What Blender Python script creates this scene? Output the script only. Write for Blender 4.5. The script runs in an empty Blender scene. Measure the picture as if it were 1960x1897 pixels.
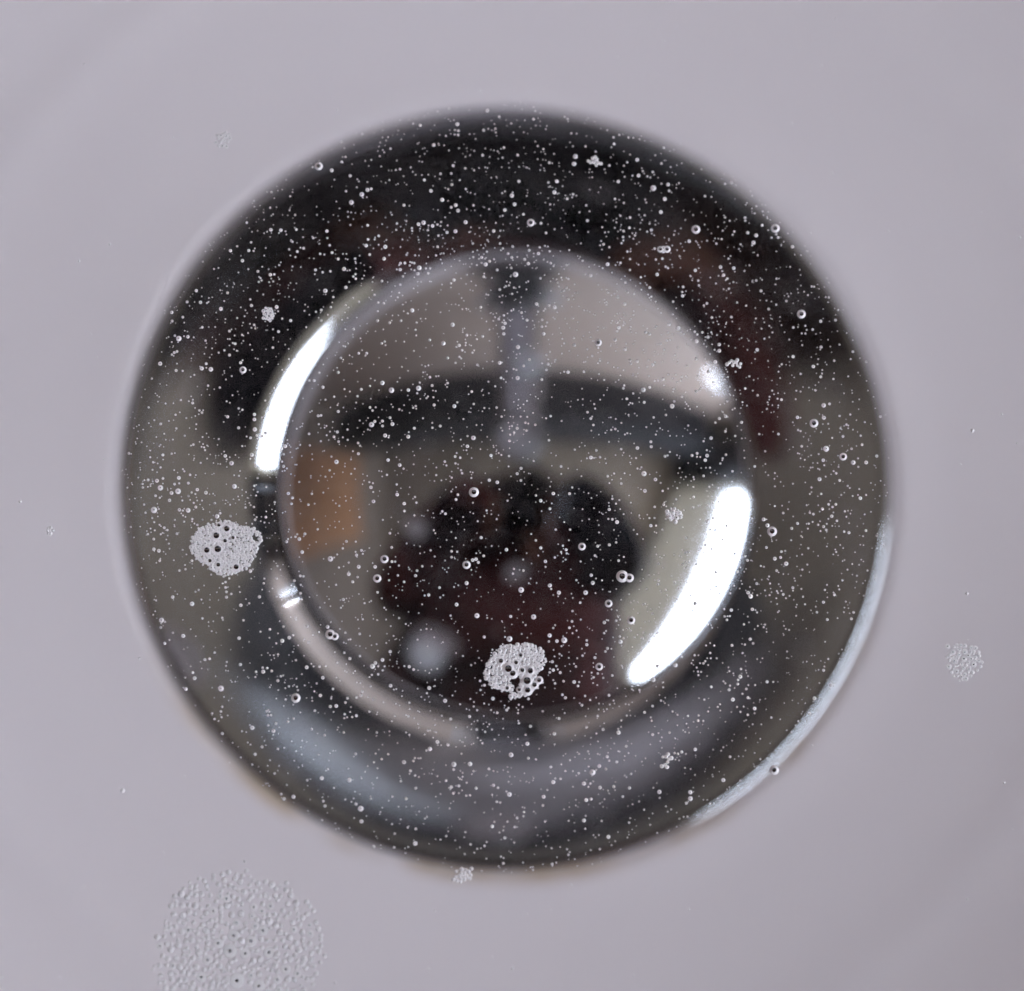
import bpy, bmesh, math, random
import numpy as np
from mathutils import Vector, Matrix
R = math.radians
rnd = random.Random(11)
scene = bpy.context.scene
C = scene.collection

# ------------------------------------------------------------------ camera, world, exposure
U = 0.0429e-3                 # metres per pixel of a 1960 px wide view of the drain
WATER_Z = 0.030
CAM = Vector((-0.009, -0.054, 0.45))
AIM = Vector((0.43e-3, -0.75e-3, 0.0))
cd = bpy.data.cameras.new('camera')
cam = bpy.data.objects.new('camera', cd); C.objects.link(cam)
cam.location = CAM
fwd = (AIM - CAM).normalized()
right = fwd.cross(Vector((0, 1, 0))).normalized()
upv = right.cross(fwd).normalized()
cam.rotation_euler = Matrix((right, upv, -fwd)).transposed().to_euler()
DIST = (AIM - CAM).length
cd.sensor_width = 36.0
cd.lens = 36.0 * DIST / (1960 * U)
cd.clip_start = 0.005; cd.clip_end = 50
cd.dof.use_dof = True
cd.dof.focus_distance = (WATER_Z - CAM.z) / fwd.z
cd.dof.aperture_fstop = cd.lens / 19.0      # 19 mm wide aperture
scene.camera = cam

w = bpy.data.worlds.new('World'); scene.world = w; w.use_nodes = True
bg = w.node_tree.nodes['Background']
bg.inputs[0].default_value = (0.75, 0.85, 1.0, 1); bg.inputs[1].default_value = 0.25
scene.view_settings.view_transform = 'Standard'
scene.view_settings.look = 'None'
scene.view_settings.exposure = 0.0
scene.view_settings.gamma = 1.0
scene.cycles.use_denoising = True
scene.cycles.max_bounces = 8
scene.cycles.diffuse_bounces = 2
scene.cycles.use_adaptive_sampling = True
scene.cycles.adaptive_threshold = 0.05
scene.cycles.blur_glossy = 0.3
scene.cycles.glossy_bounces = 6
scene.cycles.transparent_max_bounces = 12
WINDOW_STRENGTH = 20.0

def px(x, y, z):
    """point on the level z that stands at pixel (x, y) of the 1960 x 1897 photograph"""
    d = fwd * DIST + right * ((x - 980) * U) + upv * ((948.5 - y) * U)
    return CAM + d * ((z - CAM.z) / d.z)

# ------------------------------------------------------------------ helpers
def mat(name, col=(.8, .8, .8), rough=.5, metal=0.0, spec=.5, noise=None, bump=0.0, bscale=200.0, emit=None, coat=0.0):
    m = bpy.data.materials.new(name); m.use_nodes = True
    nt = m.node_tree; b = nt.nodes['Principled BSDF']
    b.inputs['Base Color'].default_value = (*col, 1)
    b.inputs['Roughness'].default_value = rough
    b.inputs['Metallic'].default_value = metal
    b.inputs['Specular IOR Level'].default_value = spec
    b.inputs['Coat Weight'].default_value = coat
    if emit:
        b.inputs['Emission Color'].default_value = (*emit[0], 1)
        b.inputs['Emission Strength'].default_value = emit[1]
    tc = nt.nodes.new('ShaderNodeTexCoord')
    if noise:
        col2, sc, lo, hi = noise
        n = nt.nodes.new('ShaderNodeTexNoise'); n.inputs['Scale'].default_value = sc; n.inputs['Detail'].default_value = 1.5
        nt.links.new(tc.outputs['Object'], n.inputs['Vector'])
        r = nt.nodes.new('ShaderNodeMapRange'); r.inputs[1].default_value = lo; r.inputs[2].default_value = hi
        nt.links.new(n.outputs['Fac'], r.inputs[0])
        mx = nt.nodes.new('ShaderNodeMix'); mx.data_type = 'RGBA'
        mx.inputs[6].default_value = (*col, 1); mx.inputs[7].default_value = (*col2, 1)
        nt.links.new(r.outputs[0], mx.inputs[0]); nt.links.new(mx.outputs[2], b.inputs['Base Color'])
    if bump:
        n = nt.nodes.new('ShaderNodeTexNoise'); n.inputs['Scale'].default_value = bscale; n.inputs['Detail'].default_value = 1
        nt.links.new(tc.outputs['Object'], n.inputs['Vector'])
        bp = nt.nodes.new('ShaderNodeBump'); bp.inputs['Strength'].default_value = bump; bp.inputs['Distance'].default_value = 0.0005
        nt.links.new(n.outputs['Fac'], bp.inputs['Height']); nt.links.new(bp.outputs[0], b.inputs['Normal'])
    return m

def mesh_obj(name, verts, faces, m, parent=None, smooth=True, mats=None, fmat=None):
    me = bpy.data.meshes.new(name)
    me.from_pydata([tuple(v) for v in verts], [], [tuple(f) for f in faces]); me.update()
    for k in (mats or [m]): me.materials.append(k)
    if fmat is not None: me.polygons.foreach_set('material_index', np.asarray(fmat, dtype=np.int32))
    if smooth: me.polygons.foreach_set('use_smooth', np.ones(len(me.polygons), dtype=bool))
    me.update()
    o = bpy.data.objects.new(name, me); C.objects.link(o)
    if parent: o.parent = parent
    return o

def tag(o, label=None, cat=None, group=None, kind=None):
    if label: o['label'] = label
    if cat: o['category'] = cat
    if group: o['group'] = group
    if kind: o['kind'] = kind
    return o

def empty(name, loc, label, cat, group=None):
    o = bpy.data.objects.new(name, None); o.location = loc; o.empty_display_size = .01
    C.objects.link(o); return tag(o, label, cat, group)

def lathe(profile, n=128, centre=None):
    v, f = [], []
    for r, z in profile:
        for k in range(n):
            a = 2 * math.pi * k / n
            cx, cy = centre(r) if centre else (0, 0)
            v.append((cx + r * math.cos(a), cy + r * math.sin(a), z))
    for i in range(len(profile) - 1):
        for k in range(n):
            f.append((i * n + k, i * n + (k + 1) % n, (i + 1) * n + (k + 1) % n, (i + 1) * n + k))
    return v, f

def box_vf(x0, x1, y0, y1, z0, z1):
    v = [(x, y, z) for x in (x0, x1) for y in (y0, y1) for z in (z0, z1)]
    f = [(0, 1, 3, 2), (4, 6, 7, 5), (0, 4, 5, 1), (2, 3, 7, 6), (0, 2, 6, 4), (1, 5, 7, 3)]
    return v, f

def box(name, b, m, parent=None, bevel=0.0):
    v, f = box_vf(*b)
    o = mesh_obj(name, v, f, m, parent, smooth=False)
    if bevel:
        md = o.modifiers.new('bevel', 'BEVEL'); md.width = bevel; md.segments = 3
    return o

def tube(name, pts, radii, m, parent=None, n=20, cap=True):
    P = [Vector(p) for p in pts]; v, f = [], []
    ref = Vector((1, 0, 0))
    for i, p in enumerate(P):
        t = (P[min(i + 1, len(P) - 1)] - P[max(i - 1, 0)]).normalized()
        s = t.cross(ref)
        if s.length < 1e-3: s = t.cross(Vector((0, 1, 0)))
        s.normalize(); u = s.cross(t).normalized()
        for k in range(n):
            a = 2 * math.pi * k / n
            v.append(p + (s * math.cos(a) + u * math.sin(a)) * radii[i])
    for i in range(len(P) - 1):
        for k in range(n):
            f.append((i * n + k, i * n + (k + 1) % n, (i + 1) * n + (k + 1) % n, (i + 1) * n + k))
    if cap:
        f.append(tuple(range(n))[::-1]); f.append(tuple((len(P) - 1) * n + k for k in range(n)))
    return mesh_obj(name, v, f, m, parent)

# ------------------------------------------------------------------ materials
M = {}
M['ceramic'] = mat('white_glazed_ceramic', (.86, .765, .765), .18, spec=.25, noise=((.83, .735, .735), 14, .35, .7), bump=.03, bscale=60)
M['chrome'] = mat('polished_chrome', (.60, .60, .615), .04, 1.0)
M['faucet_chrome'] = mat('faucet_chrome', (.48, .48, .51), .22, 1.0)
M['dark_rubber'] = mat('dark_rubber', (.02, .02, .022), .6)
M['wall'] = mat('painted_wall', (.46, .37, .30), .8, noise=((.39, .31, .25), 3, .4, .65))
M['front_wall'] = mat('brown_wall', (.22, .16, .13), .8, noise=((.18, .13, .105), 3, .4, .65))
M['back_wall'] = mat('beige_tiles', (.72, .57, .49), .5, noise=((.66, .52, .44), 4, .4, .65))
M['right_wall'] = mat('olive_cream_wall', (.80, .72, .56), .8, noise=((.74, .66, .50), 3, .4, .65))
M['ceiling'] = mat('ceiling_paint', (.45, .365, .285), .9, noise=((.40, .325, .25), 2, .4, .65))
M['floor'] = mat('floor_tile', (.16, .15, .14), .5, noise=((.12, .11, .10), 5, .4, .6))
M['cabinet'] = mat('dark_cabinet', (.045, .047, .055), .45)
M['towel'] = mat('orange_towel', (.88, .52, .32), .95, noise=((.74, .38, .19), 9, .4, .6), bump=.5, bscale=900)
M['frame'] = mat('white_window_frame', (.75, .75, .75), .4)
M['glint_and_cap'] = mat('white_glint_and_lens_cap', (.80, .80, .82), .3)  # white of the added glint balls and of the lens cap
M['metal_grey'] = mat('grey_metal', (.66, .66, .68), .38, 1.0)
M['pane'] = mat('daylight_pane', (.8, .8, .8), .3, emit=((.76, .85, 1.0), WINDOW_STRENGTH))
M['skin'] = mat('skin', (.50, .22, .14), .5, noise=((.42, .17, .10), 20, .4, .6))
M['hair'] = mat('dark_brown_hair', (.014, .011, .012), .6, bump=.6, bscale=500)
M['shirt'] = mat('dark_red_checked_shirt', (.150, .036, .034), .9, noise=((.026, .015, .020), 5, .52, .60))
M['vest'] = mat('dark_brown_vest', (.115, .038, .034), .9, noise=((.030, .015, .015), 5, .45, .6))
M['navy'] = mat('navy_sleeve', (.012, .013, .024), .9, noise=((.020, .012, .018), 8, .45, .6))
M['trousers'] = mat('dark_trousers', (.02, .02, .025), .9)
M['black_plastic'] = mat('black_camera_plastic', (.012, .012, .016), .45)
M['lens_glass'] = mat('camera_lens_glass', (.01, .01, .02), .05, coat=1.0)
M['bubble'] = mat('milky_bubble_wall', (.93, .855, .84), .35, spec=.4)
M['film'] = mat('thin_bubble_film', (.55, .55, .58), .03, 1.0)

def worn(m, lo, hi, sc):
    nt = m.node_tree; b = nt.nodes['Principled BSDF']
    tc = nt.nodes.new('ShaderNodeTexCoord'); n = nt.nodes.new('ShaderNodeTexNoise'); n.inputs['Scale'].default_value = sc; n.inputs['Detail'].default_value = 3
    nt.links.new(tc.outputs['Object'], n.inputs['Vector'])
    r_ = nt.nodes.new('ShaderNodeMapRange'); r_.inputs[1].default_value = .4; r_.inputs[2].default_value = .75; r_.inputs[3].default_value = lo; r_.inputs[4].default_value = hi
    nt.links.new(n.outputs['Fac'], r_.inputs[0]); nt.links.new(r_.outputs[0], b.inputs['Roughness'])
worn(M['chrome'], .03, .10, 90)

def stain(m):
    """brownish mineral deposit creeping along the lower edge of the drain ring"""
    nt = m.node_tree; b = nt.nodes['Principled BSDF']
    old = b.inputs['Base Color'].links[0].from_socket
    tc = nt.nodes.new('ShaderNodeTexCoord'); sp = nt.nodes.new('ShaderNodeSeparateXYZ'); nt.links.new(tc.outputs['Object'], sp.inputs[0])
    fl_ = nt.nodes.new('ShaderNodeVectorMath'); fl_.operation = 'MULTIPLY'; fl_.inputs[1].default_value = (1, 1, 0); nt.links.new(tc.outputs['Object'], fl_.inputs[0])
    ln = nt.nodes.new('ShaderNodeVectorMath'); ln.operation = 'LENGTH'; nt.links.new(fl_.outputs[0], ln.inputs[0])
    r1 = nt.nodes.new('ShaderNodeMapRange'); r1.interpolation_type = 'SMOOTHSTEP'; r1.inputs[1].default_value = .0334; r1.inputs[2].default_value = .0316
    nt.links.new(ln.outputs['Value'], r1.inputs[0])
    r2 = nt.nodes.new('ShaderNodeMapRange'); r2.inputs[1].default_value = -.008; r2.inputs[2].default_value = -.028; nt.links.new(sp.outputs[1], r2.inputs[0])
    n = nt.nodes.new('ShaderNodeTexNoise'); n.inputs['Scale'].default_value = 130; n.inputs['Detail'].default_value = 2; nt.links.new(tc.outputs['Object'], n.inputs['Vector'])
    r3 = nt.nodes.new('ShaderNodeMapRange'); r3.inputs[1].default_value = .35; r3.inputs[2].default_value = .70; nt.links.new(n.outputs['Fac'], r3.inputs[0])
    m1 = nt.nodes.new('ShaderNodeMath'); m1.operation = 'MULTIPLY'; nt.links.new(r1.outputs[0], m1.inputs[0]); nt.links.new(r2.outputs[0], m1.inputs[1])
    m2 = nt.nodes.new('ShaderNodeMath'); m2.operation = 'MULTIPLY'; nt.links.new(m1.outputs[0], m2.inputs[0]); nt.links.new(r3.outputs[0], m2.inputs[1])
    mx = nt.nodes.new('ShaderNodeMix'); mx.data_type = 'RGBA'; mx.inputs[7].default_value = (.50, .34, .17, 1)
    nt.links.new(m2.outputs[0], mx.inputs[0]); nt.links.new(old, mx.inputs[6]); nt.links.new(mx.outputs[2], b.inputs['Base Color'])
stain(M['ceramic'])

def blind_material(name, through, face):
    m = bpy.data.materials.new(name); m.use_nodes = True
    nt = m.node_tree; nt.nodes.clear()
    o = nt.nodes.new('ShaderNodeOutputMaterial'); ad = nt.nodes.new('ShaderNodeAddShader')
    t = nt.nodes.new('ShaderNodeBsdfTranslucent'); t.inputs[0].default_value = (*through, 1)
    d = nt.nodes.new('ShaderNodeBsdfDiffuse'); d.inputs[0].default_value = (*face, 1)
    nt.links.new(t.outputs[0], ad.inputs[0]); nt.links.new(d.outputs[0], ad.inputs[1]); nt.links.new(ad.outputs[0], o.inputs[0])
    return m
M['blind'] = blind_material('cream_blind_cloth', (.022, .0192, .0152), (.5, .46, .38))
M['soft_edge_strip'] = blind_material('added_soft_edge_strip', (.040, .036, .042), (.5, .48, .45))  # for the added strip that dims the upper edge of the glare

def water_material():
    m = bpy.data.materials.new('clear_water'); m.use_nodes = True
    nt = m.node_tree; nt.nodes.clear()
    o = nt.nodes.new('ShaderNodeOutputMaterial'); mx = nt.nodes.new('ShaderNodeMixShader')
    fr = nt.nodes.new('ShaderNodeFresnel'); fr.inputs['IOR'].default_value = 1.33
    tr = nt.nodes.new('ShaderNodeBsdfTransparent'); tr.inputs[0].default_value = (.985, .99, .99, 1)
    gl = nt.nodes.new('ShaderNodeBsdfGlossy'); gl.inputs['Roughness'].default_value = .01
    nt.links.new(fr.outputs[0], mx.inputs[0]); nt.links.new(tr.outputs[0], mx.inputs[1]); nt.links.new(gl.outputs[0], mx.inputs[2])
    nt.links.new(mx.outputs[0], o.inputs[0])
    return m
M['water'] = water_material()

# ------------------------------------------------------------------ the basin
def basin_z(r):
    """inside of the bowl; r in metres from the drain"""
    base = 0.0
    t = max(0.0, r - .0325)
    base += .024 * t + 2.1 * t * t                                     # gentle rise from the drain
    base -= .00004 * math.exp(-((r - .0365) / .0022) ** 2)              # faint moulded groove round the drain
    base += .00010 * math.exp(-((r - .0490) / .0018) ** 2)              # faint ridge further out
    return base
prof = [(.0285, -.0016), (.0300, -.0012), (.0312, -.0006), (.0318, -.0002), (.0325, 0.0)]
r = .0330
while r < .19:
    prof.append((r, basin_z(r))); r += .0007 if r < .06 else .006
zr = prof[-1][1]; r0 = prof[-1][0]
for k in range(1, 13):                                                  # wall and rolled rim
    a = k / 12 * R(90)
    prof.append((r0 + .045 * math.sin(a), zr + (.094 - zr) * (1 - math.cos(a)) ** .8))
prof += [(.250, .0955), (.262, .0955), (.268, .090), (.268, .075)]
v, f = lathe(prof, 192)
basin = mesh_obj('sink_basin', v, f, M['ceramic'])
tag(basin, 'white glazed ceramic sink basin filled with water around the drain', 'basin')

# ------------------------------------------------------------------ the drain: dished chrome flange
def slope_profile(pts, steps=16):
    """pts: (radius, tilt in degrees; + falls outward); integrates to radius, height going inward"""
    out = [(pts[0][0], 0.0)]
    for (ra, ta), (rb, tb) in zip(pts[:-1], pts[1:]):
        for k in range(steps):
            t = ta + (tb - ta) * (k + .5) / steps
            dr = (ra - rb) / steps
            out.append((out[-1][0] - dr, out[-1][1] + dr * math.tan(R(t))))
    return out
mm = 1e-3
fl = slope_profile([(31.55 * mm, 60), (31.40 * mm, 36), (31.26 * mm, 16), (31.05 * mm, 0), (30.6 * mm, -6), (25.0 * mm, -9), (21.0 * mm, -12), (20.75 * mm, -22),
                    (20.5 * mm, -26.5), (18.3 * mm, -37), (17.4 * mm, -60)])
edge = fl[0]
prof = [(31.4 * mm, edge[1] - 1.4 * mm), (31.5 * mm, edge[1] - .5 * mm), (31.55 * mm, edge[1])] + fl[1:]
last = prof[-1]
prof += [(17.2 * mm, last[1] - 2 * mm), (17.2 * mm, last[1] - 25 * mm)]
lip_z = [z for (rr, z) in fl if abs(rr - 19.5 * mm) < .3 * mm][0]
drain = empty('sink_drain', (0, 0, 0), 'round chrome sink drain ring with dark dished surface set in white basin', 'drain')
HO = (-.34 * mm, -.34 * mm)                          # the hole sits a little off the ring's centre
def shift(r):
    t = min(1.0, max(0.0, (30.2 * mm - r) / (9.3 * mm)))
    return HO[0] * t, HO[1] * t
v, f = lathe(prof, 256, shift)
mesh_obj('flange', v, f, M['chrome'], drain)
# cross bars and tailpiece wall below the plug
for k in range(2):
    a = k * math.pi / 2 + .4
    c, s = math.cos(a), math.sin(a)
    o = box('cross_bar', (-17.1 * mm, 17.1 * mm, -1.3 * mm, 1.3 * mm, -14 * mm - k * 2.1 * mm, -12.2 * mm - k * 2.1 * mm), M['chrome'], drain, .0003)
    o.rotation_euler.z = a

# the domed plug, sitting a little off centre
PC = (0.69 * mm, 0.34 * mm)
DR = 37.0 * mm; PR = 19.5 * mm
plug = empty('drain_plug', (PC[0], PC[1], lip_z + .25 * mm), 'domed mirror polished chrome plug closing the drain', 'plug')
plug.rotation_euler = Matrix.Rotation(R(2.0), 3, Vector((1, -1, 0))).to_euler()   # not quite level: lower left side sits deeper
apex = (DR - math.sqrt(DR * DR - PR * PR))
prof = []
for k in range(0, 61):
    rr = PR * k / 60 * .985
    prof.append((max(rr, 1e-6), apex - (DR - math.sqrt(DR * DR - rr * rr))))
re, ze = prof[-1]
prof += [(re + .16 * mm, ze - .16 * mm), (re + .22 * mm, ze - .30 * mm), (re + .10 * mm, ze - .42 * mm), (re - .6 * mm, ze - .8 * mm), (16 * mm, ze - 2.0 * mm)]
v, f = lathe(prof[::-1], 192)
mesh_obj('cap', v, f, M['chrome'], plug)
v, f = lathe([(13 * mm, ze - 3.6 * mm), (15.0 * mm, ze - 3.4 * mm), (15.4 * mm, ze - 2.8 * mm), (15.0 * mm, ze - 2.1 * mm), (14 * mm, ze - 2.05 * mm)], 96)
mesh_obj('seal_ring', v, f, M['dark_rubber'], plug)
tube('stem', [(0, 0, ze - 1.2 * mm), (0, 0, ze - 9 * mm), (0, 0, ze - 22 * mm)], [4 * mm, 3.2 * mm, 3 * mm], M['chrome'], plug)

# ------------------------------------------------------------------ water
v, f = lathe([(1e-5, WATER_Z), (.05, WATER_Z), (.128, WATER_Z)], 128)
water = mesh_obj('water', v, f, M['water'])
tag(water, 'clear still water filling the white sink basin', 'water', kind='structure')

# ------------------------------------------------------------------ what the chrome reflects
def plane(name, pts, m, n=1):
    return tag(mesh_obj(name, pts, [(0, 1, 2, 3)], m, smooth=False), kind='structure')
X0, X1, Y0, Y1, Z0, Z1 = -1.15, 1.70, -1.97, .60, -.82, 1.55
tag(box('wall_back', (X0, X1, Y1, Y1 + .1, Z0, Z1), M['back_wall']), kind='structure')
tag(box('wall_left', (X0 - .1, X0, Y0, Y1, Z0, Z1), M['wall']), kind='structure')
tag(box('wall_front', (X0, .46, Y0 - .1, Y0, Z0, Z1), M['front_wall']), kind='structure')
tag(box('ceiling', (X0 - .1, X1 + .1, Y0 - .1, Y1 + .1, Z1 + .002, Z1 + .1), M['ceiling']), kind='structure')
tag(box('floor', (X0 - .1, X1 + .1, Y0 - .1, Y1 + .1, Z0 - .1, Z0 - .002), M['floor']), kind='structure')
# slanting right wall with the wide window; its frame of reference is turned by WA about the drain
WA = R(-25); WX = 1.20
WZ0, WZ1 = .53, 1.535
WY0, WY1 = -.74, .64
vs, fs = [], []
for b in [(WX, WX + .1, -1.70, WY0, Z0, Z1), (WX, WX + .1, WY1, 1.26, Z0, Z1), (WX, WX + .1, WY0, WY1, Z0, WZ0), (WX, WX + .1, WY0, WY1, WZ1, Z1)]:
    bv, bf = box_vf(*b); k = len(vs); vs += bv; fs += [tuple(i + k for i in q) for q in bf]
o = tag(mesh_obj('wall_right', vs, fs, M['right_wall'], smooth=False), kind='structure'); o.rotation_euler.z = WA
def window(loc, rotz, y0, y1, h, label):
    """pane and frame set back in the wall"""
    wn = empty('window', loc, label, 'window'); wn.rotation_euler.z = rotz
    box('pane', (.050, .056, y0 + .003, y1 - .003, .003, h - .003), M['pane'], wn)
    for (a, b, c, d) in [(y0, y1, 0, .02), (y0, y1, h - .02, h), (y0, y0 + .02, .021, h - .021), (y1 - .02, y1, .021, h - .021)]:
        box('frame', (.02, .048, a + .001, b - .001, c + .001, d - .001), M['frame'], wn)
    return wn
wide = window((WX * math.cos(WA), WX * math.sin(WA), WZ0), WA, WY0, WY1, WZ1 - WZ0, 'wide bright daylight window mirrored along the right edge of the plug')
window((.93, Y1 - .06, .475), R(90), -.05, .05, .09, 'narrow bright window mirrored at the upper right edge of the plug')
rb = empty('roller_blind', (WX * math.cos(WA), WX * math.sin(WA), .86), 'cream roller blind half drawn over the window, mirrored beside the glare', 'blind')
rb.rotation_euler.z = WA
def sheet(name, y0, y1, z0, z1, m, parent):
    vs, fs = [], []
    for i in range(25):
        y = y0 + (y1 - y0) * i / 24; d = .004 + .003 * math.sin(i * .8)
        vs += [(d, y, z0), (d, y, z1)]
    for i in range(24): fs.append((2 * i, 2 * i + 2, 2 * i + 3, 2 * i + 1))
    return mesh_obj(name, vs, fs, m, parent)
sheet('cloth', WY0 + .004, WY1 - .004, .0605, .67, M['blind'], rb)
sheet('soft_edge_strip', WY0 + .004, WY1 - .004, .0, .060, M['soft_edge_strip'], rb)  # strip added below the blind to give the window glare a lavender edge
tube('roller', [(-.012, WY0 + .01, .655), (-.012, WY1 - .01, .655)], [.016, .016], M['frame'], rb)
tc_ = empty('tall_cupboard', (WX * math.cos(WA), WX * math.sin(WA), .70), 'dark cupboard beside the window, mirrored at the right of the plug', 'cupboard')
tc_.rotation_euler.z = WA
box('carcass', (-.10, -.002, .70, 1.02, 0, .80), M['cabinet'], tc_, .004)
box('door', (-.118, -.1015, .705, 1.015, .005, .795), M['cabinet'], tc_, .004)
# dark shelf cabinet over the sink
cb = empty('wall_cabinet', (0, Y1, .88), 'dark wall cabinet mirrored as a dark band across the plug', 'cabinet')
box('carcass', (-1.145, 1.2, -.26, -.002, .0, .42), M['cabinet'], cb, .004)
for k in range(5):
    box('door', (-1.095 + k * .458, -.645 + k * .458, -.28, -.262, .005, .415), M['cabinet'], cb, .004)
# orange towel on a rail by the left wall
tw = empty('hanging_towel', (X0 + .05, .02, .46), 'orange towel hanging at the left, mirrored in the plug', 'towel')
vs, fs = [], []
NX, NZ = 40, 24
for side in (0, 1):
    for i in range(NX + 1):
        for j in range(NZ + 1):
            y = -.29 + .56 * i / NX; z = .68 * j / NZ
            d = .012 * math.sin(i * .9) * (1 - .6 * j / NZ) + .004 * math.sin(i * 2.3 + j * .3)
            vs.append((d + side * .012, y, z))
n1 = (NX + 1) * (NZ + 1)
for side in (0, 1):
    for i in range(NX):
        for j in range(NZ):
            q = [i * (NZ + 1) + j, (i + 1) * (NZ + 1) + j, (i + 1) * (NZ + 1) + j + 1, i * (NZ + 1) + j + 1]
            fs.append(tuple(side * n1 + t for t in (q if side else q[::-1])))
mesh_obj('cloth', vs, fs, M['towel'], tw)
tube('rail', [(.006, -.34, .686), (.006, .32, .686)], [.008, .008], M['faucet_chrome'], tw)
# faucet
fc = empty('faucet', (0, .245, .0955), 'chrome faucet with two handles mirrored at the top of the plug', 'faucet')
vs, fs = lathe([(1e-5, .055), (.018, .055), (.022, .052), (.024, .02), (.030, .004), (.032, .0), (1e-5, .0)], 48)
mesh_obj('body', vs, fs, M['dark_rubber'], fc)
vs, fs = lathe([(1e-5, .012), (.034, .012), (.046, .010), (.050, .0), (1e-5, .0)], 48)
mesh_obj('base', vs, fs, M['dark_rubber'], fc)
pts, rad = [], []
for k in range(25):
    t = k / 24
    pts.append((0, -.195 * t, .045 + .055 * math.sin(R(120) * t))); rad.append(.024 - .004 * t)
pts += [(0, -.200, .080), (0, -.201, .066)]; rad += [.0195, .020]
tube('spout', pts, rad, M['faucet_chrome'], fc, 28)
tube('collar', [(0, .012, .046), (0, -.015, .052), (0, -.040, .068)], [.027, .026, .024], M['dark_rubber'], fc, 28)
tube('aerator', [(0, -.201, .0655), (0, -.201, .052)], [.0185, .0185], M['metal_grey'], fc, 28)
def ball(name, c, rad, m, parent):
    vs, fs = lathe([(max(1e-5, rad * math.sin(math.pi * k / 16)), -rad * math.cos(math.pi * k / 16)) for k in range(17)], 24)
    return mesh_obj(name, [(x + c[0], y + c[1], z + c[2]) for x, y, z in vs], fs, m, parent)
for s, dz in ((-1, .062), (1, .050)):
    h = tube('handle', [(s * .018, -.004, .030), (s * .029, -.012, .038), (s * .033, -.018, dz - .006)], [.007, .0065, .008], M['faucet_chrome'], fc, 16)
    ball('handle_glint', (s * .034, -.020, dz), .0125, M['glint_and_cap'], h)  # white ball added in place of the window's glint on the handle
ball('spout_glint', (.009, -.118, .071), .0125, M['glint_and_cap'], fc)  # another added white ball, standing in for a glint on the chrome spout

# ------------------------------------------------------------------ the photographer and the camera held over the sink
hc = empty('handheld_camera', CAM, 'dark camera held over the sink, mirrored at the middle of the plug', 'camera')
ax = -fwd
def cam_pt(x, y, d):                        # sideways, up, back along the lens axis; relative to CAM
    return right * x + upv * y + ax * d
tube('lens_barrel', [cam_pt(0, 0, .010), cam_pt(0, 0, .035), cam_pt(0, 0, .09)], [.031, .033, .031], M['black_plastic'], hc, 40, cap=False)
tube('lens_glass', [cam_pt(0, 0, .0905), cam_pt(0, 0, .0915)], [.0305, .0305], M['lens_glass'], hc, 40)
bm_v, bm_f = [], []
def cbox(x0, x1, y0, y1, d0, d1):
    q = [cam_pt(x, y, d) for x in (x0, x1) for y in (y0, y1) for d in (d0, d1)]
    return q, [(0, 1, 3, 2), (4, 6, 7, 5), (0, 4, 5, 1), (2, 3, 7, 6), (0, 2, 6, 4), (1, 5, 7, 3)]
for nm, bb in (('body', (-.066, .066, -.045, .042, .092, .135)), ('prism_housing', (-.026, .026, .042, .070, .092, .13)), ('grip', (.040, .068, -.044, .036, .072, .0915))):
    q, fq = cbox(*bb)
    o = mesh_obj(nm, q, fq, M['black_plastic'], hc, smooth=False)
    md = o.modifiers.new('bevel', 'BEVEL'); md.width = .006; md.segments = 3

LC = Vector((-.143, -.239, .22))
lc = empty('lens_cap', LC, 'round pale lens cap dangling on a cord, mirrored low in the plug', 'lens cap')
nrm = ((-LC).normalized() + Vector((.45, -.1, .2))).normalized(); e1 = nrm.cross(Vector((0, 0, 1))).normalized(); e2 = nrm.cross(e1)
vs, fs = lathe([(1e-5, .004), (.024, .004), (.026, .003), (.028, .0045), (.030, .003), (.030, -.005), (.027, -.005), (1e-5, -.003)], 48)
mesh_obj('cap', [e1 * x + e2 * y + nrm * z for x, y, z in vs], fs, M['glint_and_cap'], lc)
tube('cord', [(0, 0, .028), (-.004, .01, .12), (-.030, .02, .34)], [.0012, .0012, .0012], M['black_plastic'], lc, 8)

def skin_mesh(name, joints, edges, m, parent, sub=2, root=0):
    me = bpy.data.meshes.new(name)
    me.from_pydata([j[:3] for j in joints], edges, []); me.update()
    o = bpy.data.objects.new(name, me); C.objects.link(o); o.parent = parent
    me.materials.append(m)
    md = o.modifiers.new('skin', 'SKIN'); md.use_smooth_shade = True
    sv = me.skin_vertices if len(me.skin_vertices) else None
    if sv is None:
        bpy.context.view_layer.objects.active = o
        o.select_set(True)
        bpy.ops.object.mode_set(mode='EDIT'); bpy.ops.object.mode_set(mode='OBJECT')
        bpy.ops.mesh.customdata_skin_add()
        sv = me.skin_vertices
        o.select_set(False)
    for i, j in enumerate(joints):
        rr = j[3] if isinstance(j[3], tuple) else (j[3], j[3])
        sv[0].data[i].radius = rr
        sv[0].data[i].use_root = (i == root)
    s = o.modifiers.new('sub', 'SUBSURF'); s.levels = sub; s.render_levels = sub
    return o

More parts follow.
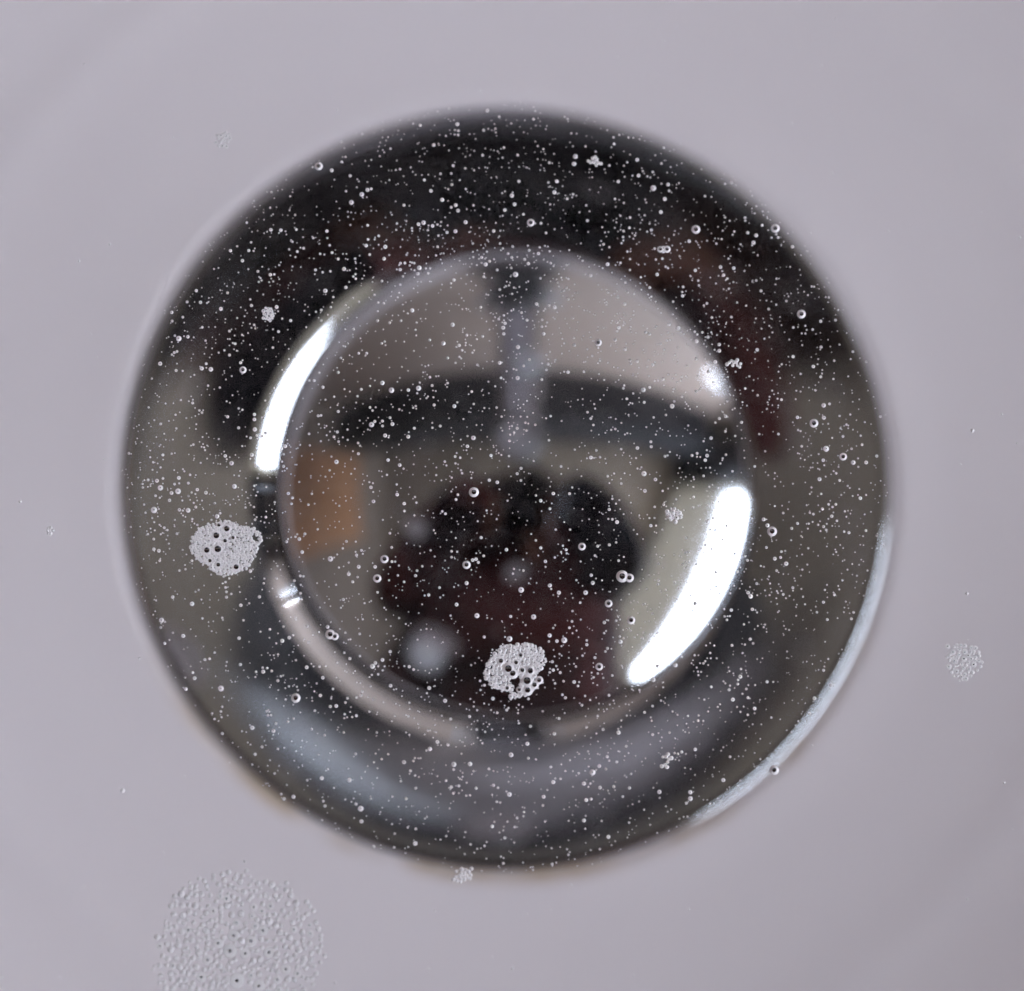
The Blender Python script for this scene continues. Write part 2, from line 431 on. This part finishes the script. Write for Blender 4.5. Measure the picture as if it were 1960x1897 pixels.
pe = empty('person', (0, -.55, Z0), 'person in dark red shirt and brown vest holding a camera, mirrored in the plug', 'person')
off = Vector((0, -.55, Z0))
HC = CAM + cam_pt(.050, .035, .205)             # head centre, behind the camera
def L(x, y, z, r): return (x - off.x, y - off.y, z - off.z, r)
body_j = [L(-.03, -.50, .12, (.24, .15)), L(-.03, -.45, .30, (.26, .15)), L(0, -.37, .52, (.28, .15)), L(.02, -.27, .71, (.24, .12)), L(.03, -.13, .79, (.16, .07)), L(HC.x, HC.y - .02, HC.z + .04, .075),
          L(-.23, -.29, .65, .100), L(-.37, -.28, .42, .082), L(-.20, -.08, .52, .078), L(-.088, .022, .565, .074),
          L(.24, -.27, .69, .105), L(.31, -.20, .50, .092), L(.17, -.03, .560, .090), L(.088, .015, .570, .070),
          L(-.10, -.57, .06, .10), L(-.11, -.54, -.34, .070), L(-.11, -.58, -.74, .045), L(-.11, -.50, -.785, .035),
          L(.10, -.57, .06, .10), L(.11, -.54, -.34, .070), L(.11, -.58, -.74, .045), L(.11, -.50, -.785, .035)]
body_e = [(0, 1), (1, 2), (2, 3), (3, 4), (4, 5), (3, 6), (6, 7), (7, 8), (8, 9), (3, 10), (10, 11), (11, 12), (12, 13), (0, 14), (14, 15), (15, 16), (16, 17), (0, 18), (18, 19), (19, 20), (20, 21)]
skin_mesh('body', body_j, body_e, M['shirt'], pe)
rings = [(-.06, -.53, .02, .26, .15), (-.07, -.50, .15, .28, .16), (-.07, -.46, .30, .31, .165), (-.02, -.41, .46, .34, .16), (.02, -.34, .60, .32, .15), (.02, -.22, .74, .28, .13), (.02, -.11, .82, .26, .12), (.02, -.01, .87, .22, .10), (.02, .05, .90, .10, .05)]
vs, fs = [], []
for (cx, y, z, rx, ry) in rings:
    for k in range(36):
        a = 2 * math.pi * k / 36; q = 1 + .03 * math.sin(5 * a + z * 9) + .02 * math.sin(11 * a - z * 14)
        vs.append((cx + rx * q * math.cos(a), y + ry * q * math.sin(a) - off.y, z - off.z))
for i in range(len(rings) - 1):
    for k in range(36): fs.append((i * 36 + k, i * 36 + (k + 1) % 36, (i + 1) * 36 + (k + 1) % 36, (i + 1) * 36 + k))
o = mesh_obj('vest', vs, fs, M['vest'], pe); md = o.modifiers.new('sub', 'SUBSURF'); md.levels = 1; md.render_levels = 1
skin_mesh('sleeve', [L(.29, -.19, .52, .100), L(.17, -.03, .560, .100), L(.095, .010, .570, .080)], [(0, 1), (1, 2)], M['navy'], pe)
skin_mesh('trousers', [L(0, -.56, .12, (.18, .125)), L(-.10, -.57, .02, .115), L(-.11, -.54, -.34, .085), L(-.11, -.58, -.72, .065), L(.10, -.57, .02, .115), L(.11, -.54, -.34, .085), L(.11, -.58, -.72, .065)],
          [(0, 1), (1, 2), (2, 3), (0, 4), (4, 5), (5, 6)], M['trousers'], pe)
# head: an egg turned face down, with nose, ears and hair
def head_mesh():
    vs, fs = [], []
    n, k2 = 28, 20
    for i in range(k2 + 1):
        th = math.pi * i / k2
        for k in range(n):
            a = 2 * math.pi * k / n
            x = .076 * math.sin(th) * math.cos(a); y = .095 * math.sin(th) * math.sin(a); z = .118 * math.cos(th)
            if z < 0: x *= 1 + .25 * z / .118; y *= 1 + .10 * z / .118
            front = max(0.0, math.sin(a)) * math.sin(th)
            if front > .6:
                y += .022 * math.exp(-(x / .012) ** 2) * math.exp(-((z + .012) / .022) ** 2)       # nose
                for s in (-1, 1): y -= .010 * math.exp(-((x - s * .03) / .014) ** 2) * math.exp(-((z - .012) / .012) ** 2)   # eye sockets
                y += .005 * math.exp(-(x / .022) ** 2) * math.exp(-((z + .058) / .010) ** 2)        # lips
            vs.append((x, y, z))
    for i in range(k2):
        for k in range(n): fs.append((i * n + k, i * n + (k + 1) % n, (i + 1) * n + (k + 1) % n, (i + 1) * n + k))
    return vs, fs
hv, hf = head_mesh()
rot = Matrix((right, -ax, upv)).transposed()            # face (+y) looks down the lens axis, crown (+z) up the picture
def place(vs): return [rot @ Vector(q) + (HC - off) for q in vs]
head = mesh_obj('head', place(hv), hf, M['skin'], pe)
hair = [(x * 1.09, y * 1.08 - .006, z * 1.08 + .004) for x, y, z in hv]
keep = [q for q in hf if all(hv[i][2] > -.015 or hv[i][1] < -.005 for i in q)]
mesh_obj('hair', place(hair), keep, M['hair'], head)
for s in (-1, 1):
    ev = [(s * .078 + .008 * math.cos(t) * s, -.005 + .016 * math.sin(t), .0 + .028 * math.cos(u) * 1.0) for u in (0.3, 1.2, 2.0, 2.8) for t in (0, 1.57, 3.14, 4.71)]
    ef = [(i * 4 + k, i * 4 + (k + 1) % 4, (i + 1) * 4 + (k + 1) % 4, (i + 1) * 4 + k) for i in range(3) for k in range(4)] + [(3, 2, 1, 0), (12, 13, 14, 15)]
    mesh_obj('ear', place(ev), ef, M['skin'], head)
# hands wrapped round the camera
for s in (-1, 1):
    def H(x, y, d, r):
        q = CAM + cam_pt(s * x * (.9 if s < 0 else .62), y + (.012 if s < 0 else -.072), d) - off
        return (q.x, q.y, q.z, r)
    js = [H(.105, -.045, .125, .024), H(.088, -.020, .118, (.022, .032))]; es = [(0, 1)]
    for q in range(4):
        y0 = .030 - q * .020; b = len(js)
        js += [H(.083, y0, .098, .0098), H(.074, y0 + .002, .072, .0090), H(.052, y0 + .002, .062, .0082), H(.036 + .003 * q, y0, .064, .0072)]
        es += [(1, b), (b, b + 1), (b + 1, b + 2), (b + 2, b + 3)]
    b = len(js)
    js += [H(.082, -.040, .132, .011), H(.066, -.036, .145, .0095), H(.046, -.026, .146, .008)]
    es += [(0, b), (b, b + 1), (b + 1, b + 2)]
    skin_mesh('hand', js, es, M['skin'], pe, 2)

# ------------------------------------------------------------------ bubbles
def bubble_vf(n, rings, cap_deg=29):
    """one bubble of radius 1, centred on the water line: thin film cap on top, milky wall around"""
    angs = [cap_deg * .5, cap_deg] + [cap_deg + (150 - cap_deg) * (k + 1) / rings for k in range(rings)]
    v = [(0, 0, 1)]; f = []; fm = []
    for a in angs:
        for k in range(n):
            t = 2 * math.pi * k / n
            v.append((math.sin(R(a)) * math.cos(t), math.sin(R(a)) * math.sin(t), math.cos(R(a))))
    for k in range(n): f.append((0, 1 + k, 1 + (k + 1) % n)); fm.append(1)
    for i in range(len(angs) - 1):
        for k in range(n):
            f.append((1 + i * n + k, 1 + (i + 1) * n + k, 1 + (i + 1) * n + (k + 1) % n, 1 + i * n + (k + 1) % n)); fm.append(1 if i == 0 else 0)
    return v, f, fm
BM = [M['bubble'], M['film']]
FINE = bubble_vf(18, 6); MID = bubble_vf(12, 4, 8); COARSE = bubble_vf(8, 2, 13)
fine_obj = mesh_obj('bubble', *FINE[:2], None, mats=BM, fmat=FINE[2])
FINE_ME = fine_obj.data; bpy.data.objects.remove(fine_obj)
PLAIN = bubble_vf(14, 5, 13)
plain_obj = mesh_obj('bubble', *PLAIN[:2], None, mats=BM, fmat=PLAIN[2])
PLAIN_ME = plain_obj.data; bpy.data.objects.remove(plain_obj)
SINK = -.25                                           # centre below the water line, in radii

def one_bubble(x, y, rad, parent=None, base=None, flat=.6, ring=6.0):
    o = bpy.data.objects.new('bubble', FINE_ME if rad >= ring else PLAIN_ME); C.objects.link(o)
    p = px(x, y, WATER_Z)
    if base is not None: p = p - base; o.parent = parent
    o.location = (p.x, p.y, p.z + SINK * rad * U); o.scale = (rad * U, rad * U, rad * U * flat)
    return o

def many(name, lst, proto, parent=None, base=Vector((0, 0, 0)), flat=.55):
    pv = np.array(proto[0]) * np.array((1, 1, flat)); nv = len(pv); V = []; F = []; FM = []
    for k, (x, y, rad) in enumerate(lst):
        p = px(x, y, WATER_Z) - base
        V.append(pv * (rad * U) + np.array((p.x, p.y, p.z + SINK * rad * U)))
        F += [tuple(i + k * nv for i in q) for q in proto[1]]; FM += proto[2]
    o = mesh_obj(name, np.concatenate(V), F, None, parent, mats=BM, fmat=FM)
    o['kind'] = 'stuff'
    return o

def raft(name, label, cx, cy, rx, ry, bigs, small, wob, holes=(), min_r=2.2, tries=9000, seed=1, fill=1.0, group='foam rafts floating on the water', part_r=5.0, rot=0.0, flat=.7, pack=.58, fade=.16, stray=.05):
    """bubbles packed side by side inside a wobbly outline"""
    g = random.Random(seed)
    ph = [g.uniform(0, 6.28) for _ in range(5)]
    def inside(x, y, pad):
        dx, dy = x - cx, y - cy
        c, s = math.cos(rot), math.sin(rot); dx, dy = dx * c + dy * s, -dx * s + dy * c
        a = math.atan2(dy / ry, dx / rx)
        lim = 1 + wob * sum(math.sin((k + 2) * a + ph[k]) / (k + 1.5) for k in range(5))
        if math.hypot(dx / rx, dy / ry) > lim - pad / max(rx, ry): return False
        return all(math.hypot(x - hx, y - hy) > hr for hx, hy, hr in holes)
    placed = [(cx + x, cy + y, q) for x, y, q in bigs]
    for lo, hi, cnt in small:
        for _ in range(cnt):
            rad = g.uniform(lo, hi); x = cx + g.uniform(-1.3, 1.3) * rx; y = cy + g.uniform(-1.3, 1.3) * ry
            if not inside(x, y, rad * .6 + fade * max(rx, ry) * g.random() ** 2): continue
            if all((x - a) ** 2 + (y - b) ** 2 > (rad + c) ** 2 * pack for a, b, c in placed): placed.append((x, y, rad))
    for _ in range(int(len(placed) * stray)):                # loose bubbles round the edge
        a = g.uniform(0, 6.283); q = g.uniform(.92, 1.22); rad = g.uniform(1.3, 2.6)
        placed.append((cx + q * rx * math.cos(a), cy + q * ry * math.sin(a), rad))
    base = px(cx, cy, WATER_Z)
    e = empty(name, base, label, 'foam', group)
    big = sorted(placed, key=lambda q: -q[2]); parts = [q for q in big if q[2] >= part_r][:70]; rest = big[len(parts):]
    for q in parts: one_bubble(*q, parent=e, base=base, flat=flat, ring=6.0 if flat > .3 else 99)
    if rest: many('bubble_mass', rest, MID, e, base, flat)
    return placed

RAFTS = []
def R_(*a, **k): RAFTS.extend(raft(*a, **k))
R_('foam_raft', 'dense white foam raft with dark pores over the left of the chrome ring', 432, 1047, 61, 58,
   [(-18, -22, 11), (2, -35, 10), (-15, 4, 12), (-36, 6, 10), (20, 38, 9), (-14, 34, 7), (-1, -12, 6.5), (14, -18, 6), (-13, -42, 6), (-30, 26, 6), (-32, -12, 5.5)],
   [(3.5, 5, 500), (2.4, 3.4, 6000), (1.7, 2.3, 6000)], .15, [(470, 1098, 9), (440, 1106, 7), (488, 1030, 6)], seed=3, part_r=4.4, flat=.38, pack=.5)
R_('foam_raft', 'horseshoe shaped white foam raft with round bubbles over the lower plug', 985, 1282, 57, 56,
   [(-12, -2, 12.5), (-26, -17, 8), (-3.5, 7, 10), (30, 2, 10), (24, 21, 13), (25, 39, 10), (38, 29, 8), (47, 20, 7.5), (3, -14, 7), (15, 1, 7), (12, -28, 6.5), (-10, -33, 5.5), (24, -44, 5.5), (34, -20, 5), (-14, 35, 6.5), (9, 38, 6), (-7, 51, 5), (39, -35, 5.5)],
   [(3.5, 5, 1200), (2.2, 3.4, 5000), (1.6, 2.2, 3000)], .15, [(986, 1302, 12), (990, 1318, 9), (970, 1330, 9), (1030, 1345, 14), (950, 1330, 13)], seed=5, part_r=4.4, rot=.35, flat=.5, pack=.5)
R_('foam_raft', 'large faint foam raft of pale bubbles over the white basin, bottom left', 455, 1815, 165, 158,
   [(-15, 5, 13), (-8, -24, 11), (25, -14, 10), (-2, 62, 14), (60, 8, 10), (14, 10, 9), (48, -34, 9), (40, 72, 11), (-58, 22, 9), (-38, -10, 9), (92, 40, 9), (75, 60, 8), (-70, 55, 9), (-30, 100, 10)],
   [(5.5, 7.0, 300), (4, 5.2, 2500), (3, 4, 2500)], .05, seed=7, part_r=6.4, flat=.07, pack=1.0, fade=.45, stray=.0)
R_('foam_raft', 'small round raft of dark dotted bubbles over the basin, far right', 1845, 1265, 36, 37,
   [(-18, 0, 6.5), (0, -4, 6), (-21, -17, 5.5), (2, -17, 5.5), (14, -25, 5), (14, -4, 5), (19, 7, 5.5), (-29, 11, 5), (-14, 20, 5), (10, 15, 5), (4, 34, 4.5), (-5, 5, 4), (-31, -28, 4.5)],
   [(3.6, 4.6, 500), (2.4, 3.4, 1500)], .06, seed=9, part_r=4.0, flat=.14, pack=.8, fade=.3)
R_('foam_raft', 'little raft of ringed bubbles beside the bright window glare on the plug', 1290, 985, 17, 15,
   [(-2, -5, 5.2), (-8, 4, 4.8), (5, 6, 5), (11, -3, 4.4), (-13, -6, 4.2), (3, 14, 4)], [(3, 4, 300), (2, 2.8, 300)], .06, seed=13, part_r=3.0)
R_('foam_raft', 'tiny solid white foam speck over the upper left of the chrome ring', 513, 601, 13, 14, [], [(2.6, 3.6, 600), (1.8, 2.4, 600)], .16, seed=15, part_r=3.0)
R_('foam_raft', 'faint tiny raft of bubbles over the basin, upper left', 427, 268, 17, 17, [(-4, -9, 4), (6, -7, 4)], [(2.6, 3.8, 500)], .10, seed=17, part_r=3.4, flat=.15)
R_('foam_raft', 'barely visible bubble raft under the lower edge of the ring', 885, 1676, 26, 13, [], [(2.6, 4.2, 400)], .14, seed=19, part_r=3.6, rot=-.4)
R_('foam_raft', 'barely visible bubble speck over the basin at the left edge', 95, 1016, 9, 9, [], [(2.4, 3.4, 200)], .14, seed=21, part_r=3.0)
R_('foam_raft', 'small loose foam cluster over the top of the chrome ring', 1138, 309, 17, 9, [], [(2.6, 4.2, 160)], .22, seed=23, part_r=3.4)
R_('foam_raft', 'small foam cluster where the ring meets the plug, upper right', 1406, 697, 17, 11, [], [(2.6, 4.4, 170)], .22, seed=25, part_r=3.4, rot=.5)
R_('foam_raft', 'triple bubble clump over the upper right of the chrome ring', 1270, 477, 13, 8, [(-6, 0, 6), (7, 0, 6.5), (0, -2, 4.5)], [(2.4, 3.2, 60)], .1, seed=27, part_r=3.4)
R_('foam_raft', 'small foam cluster on the lower right of the chrome ring', 1276, 1457, 14, 17, [], [(2.6, 4.2, 90)], .24, seed=29, part_r=3.4)

def occupied(x, y, rad):
    return any((x - a) ** 2 + (y - b) ** 2 < (rad + c) ** 2 * 1.05 for a, b, c in RAFTS_NEAR.get((int(x // 60), int(y // 60)), ()))
RAFTS_NEAR = {}
def remember(q):
    i, j = int(q[0] // 60), int(q[1] // 60)
    for a in (-1, 0, 1):
        for b in (-1, 0, 1): RAFTS_NEAR.setdefault((i + a, j + b), []).append(q)
for q in RAFTS: remember(q)
# bubbles one can single out in the photograph
NAMED = [(1191, 1103, 11, 'large ringed bubble, left of a touching pair beside the dark mirrored figure'), (1205, 1106, 8, 'smaller right hand bubble of a touching pair on the plug'),
         (907, 942, 9, 'lone ringed bubble just left of the plug centre'), (893, 1081, 7.5, 'ringed bubble left of the mirrored camera'),
         (1478, 1017, 9, 'large ringed bubble on the right of the chrome ring'), (1482, 1474, 8.5, 'single pale bubble at the lower right outer edge of the ring'),
         (1208, 1187, 7.5, 'ringed bubble low on the plug beside the cream wall reflection'), (1147, 1276, 7, 'bubble right of the horseshoe shaped foam raft'),
         (566, 1336, 8.5, 'large white bubble on the lower left of the chrome ring'), (632, 1214, 9, 'left bubble of a white pair at the lower left edge of the plug'), (641, 1218, 7, 'right bubble of a white pair at the lower left edge of the plug'),
         (1332, 439, 8, 'white bubble on the dark red upper right of the ring'), (1484, 437, 8, 'white bubble near the upper right outer edge of the ring'), (1534, 601, 8, 'white bubble on the right side of the dark red reflection'),
         (1558, 810, 8, 'ringed bubble on the grey right part of the ring'), (1614, 874, 7, 'bubble near the right outer edge of the ring'), (1016, 426, 7, 'white bubble on the black top part of the ring'),
         (465, 708, 6.5, 'white bubble below the tiny foam speck at the upper left'), (610, 318, 7.5, 'white bubble at the upper left outer edge of the ring'), (1114, 1046, 7, 'ringed bubble on the right arm of the mirrored figure'),
         (736, 1070, 7.5, 'ringed bubble below the orange reflection'), (722, 1107, 7.5, 'lower ringed bubble below the orange reflection'), (1165, 1155, 7, 'bubble above the lone ringed one low on the plug')]
for (x, y, rad, lab) in NAMED:
    tag(one_bubble(x, y, rad), lab, 'bubble', 'bubbles floating on the water'); remember((x, y, rad))
# the scatter: dense over the drain, thin over the basin
g = random.Random(77); pool = []
cen = [(970 + 690 * math.sqrt(g.random()) * math.cos(t), 933 + 690 * math.sqrt(g.random()) * math.sin(t)) for t in [g.uniform(0, 6.283) for _ in range(190)]]
while len(pool) < 4200:
    u = g.random()
    if u < .30:
        c = g.choice(cen); sp = g.choice((9, 18, 34)); x = g.gauss(c[0], sp); y = g.gauss(c[1], sp * .8)
    elif u < .90:
        a = g.uniform(0, 6.283); q = 735 * math.sqrt(g.random()); x = 970 + q * math.cos(a); y = 933 + q * math.sin(a)
    elif u < .96:
        a = g.uniform(0, 6.283); q = 735 + abs(g.gauss(0, 190)); x = 970 + q * math.cos(a); y = 933 + q * math.sin(a)
        if g.random() < .85: continue
    else:
        if g.random() < .75: continue
        x = g.uniform(0, 1960); y = g.uniform(0, 1897)
    rad = min(6.5, 1.08 * math.exp(g.gauss(.42, .42)))
    if not (2 < x < 1958 and 2 < y < 1895) or occupied(x, y, rad): continue
    pool.append((x, y, rad)); remember((x, y, rad))
while len(pool) < 6200:                                # the finest specks
    a = g.uniform(0, 6.283); q = 740 * math.sqrt(g.random()); x = 970 + q * math.cos(a); y = 933 + q * math.sin(a)
    if y > 700 and g.random() < .35: continue
    rad = g.uniform(.8, 1.5)
    if not occupied(x, y, rad): pool.append((x, y, rad))
pool.sort(key=lambda q: -q[2])
SECT = ['right', 'upper right', 'top', 'upper left', 'left', 'lower left', 'bottom', 'lower right']
def zone(x, y):
    a = SECT[int(((math.degrees(math.atan2(933 - y, x - 970)) + 22.5) % 360) // 45)]
    d = math.hypot(x - 986, y - 925)
    if d < 160: return 'the middle of the mirror plug', 'plug middle'
    if d < 452: return 'the mirror plug, ' + a + ' part', 'plug ' + a
    if math.hypot(x - 970, y - 933) < 735: return 'the dark chrome ring, ' + a + ' part', 'ring ' + a
    return 'the white basin, ' + a + ' of the drain', 'basin ' + a
NIND = 300 - len(NAMED)
for (x, y, rad) in pool[:NIND]:
    zl, zg = zone(x, y)
    tag(one_bubble(x, y, rad), 'small air bubble on the water over ' + zl, 'bubble', 'small bubbles over the ' + zg)
tag(many('bubble_scatter', pool[NIND:], COARSE), 'scatter of countless tiny air bubbles on the water over the drain', 'bubbles')
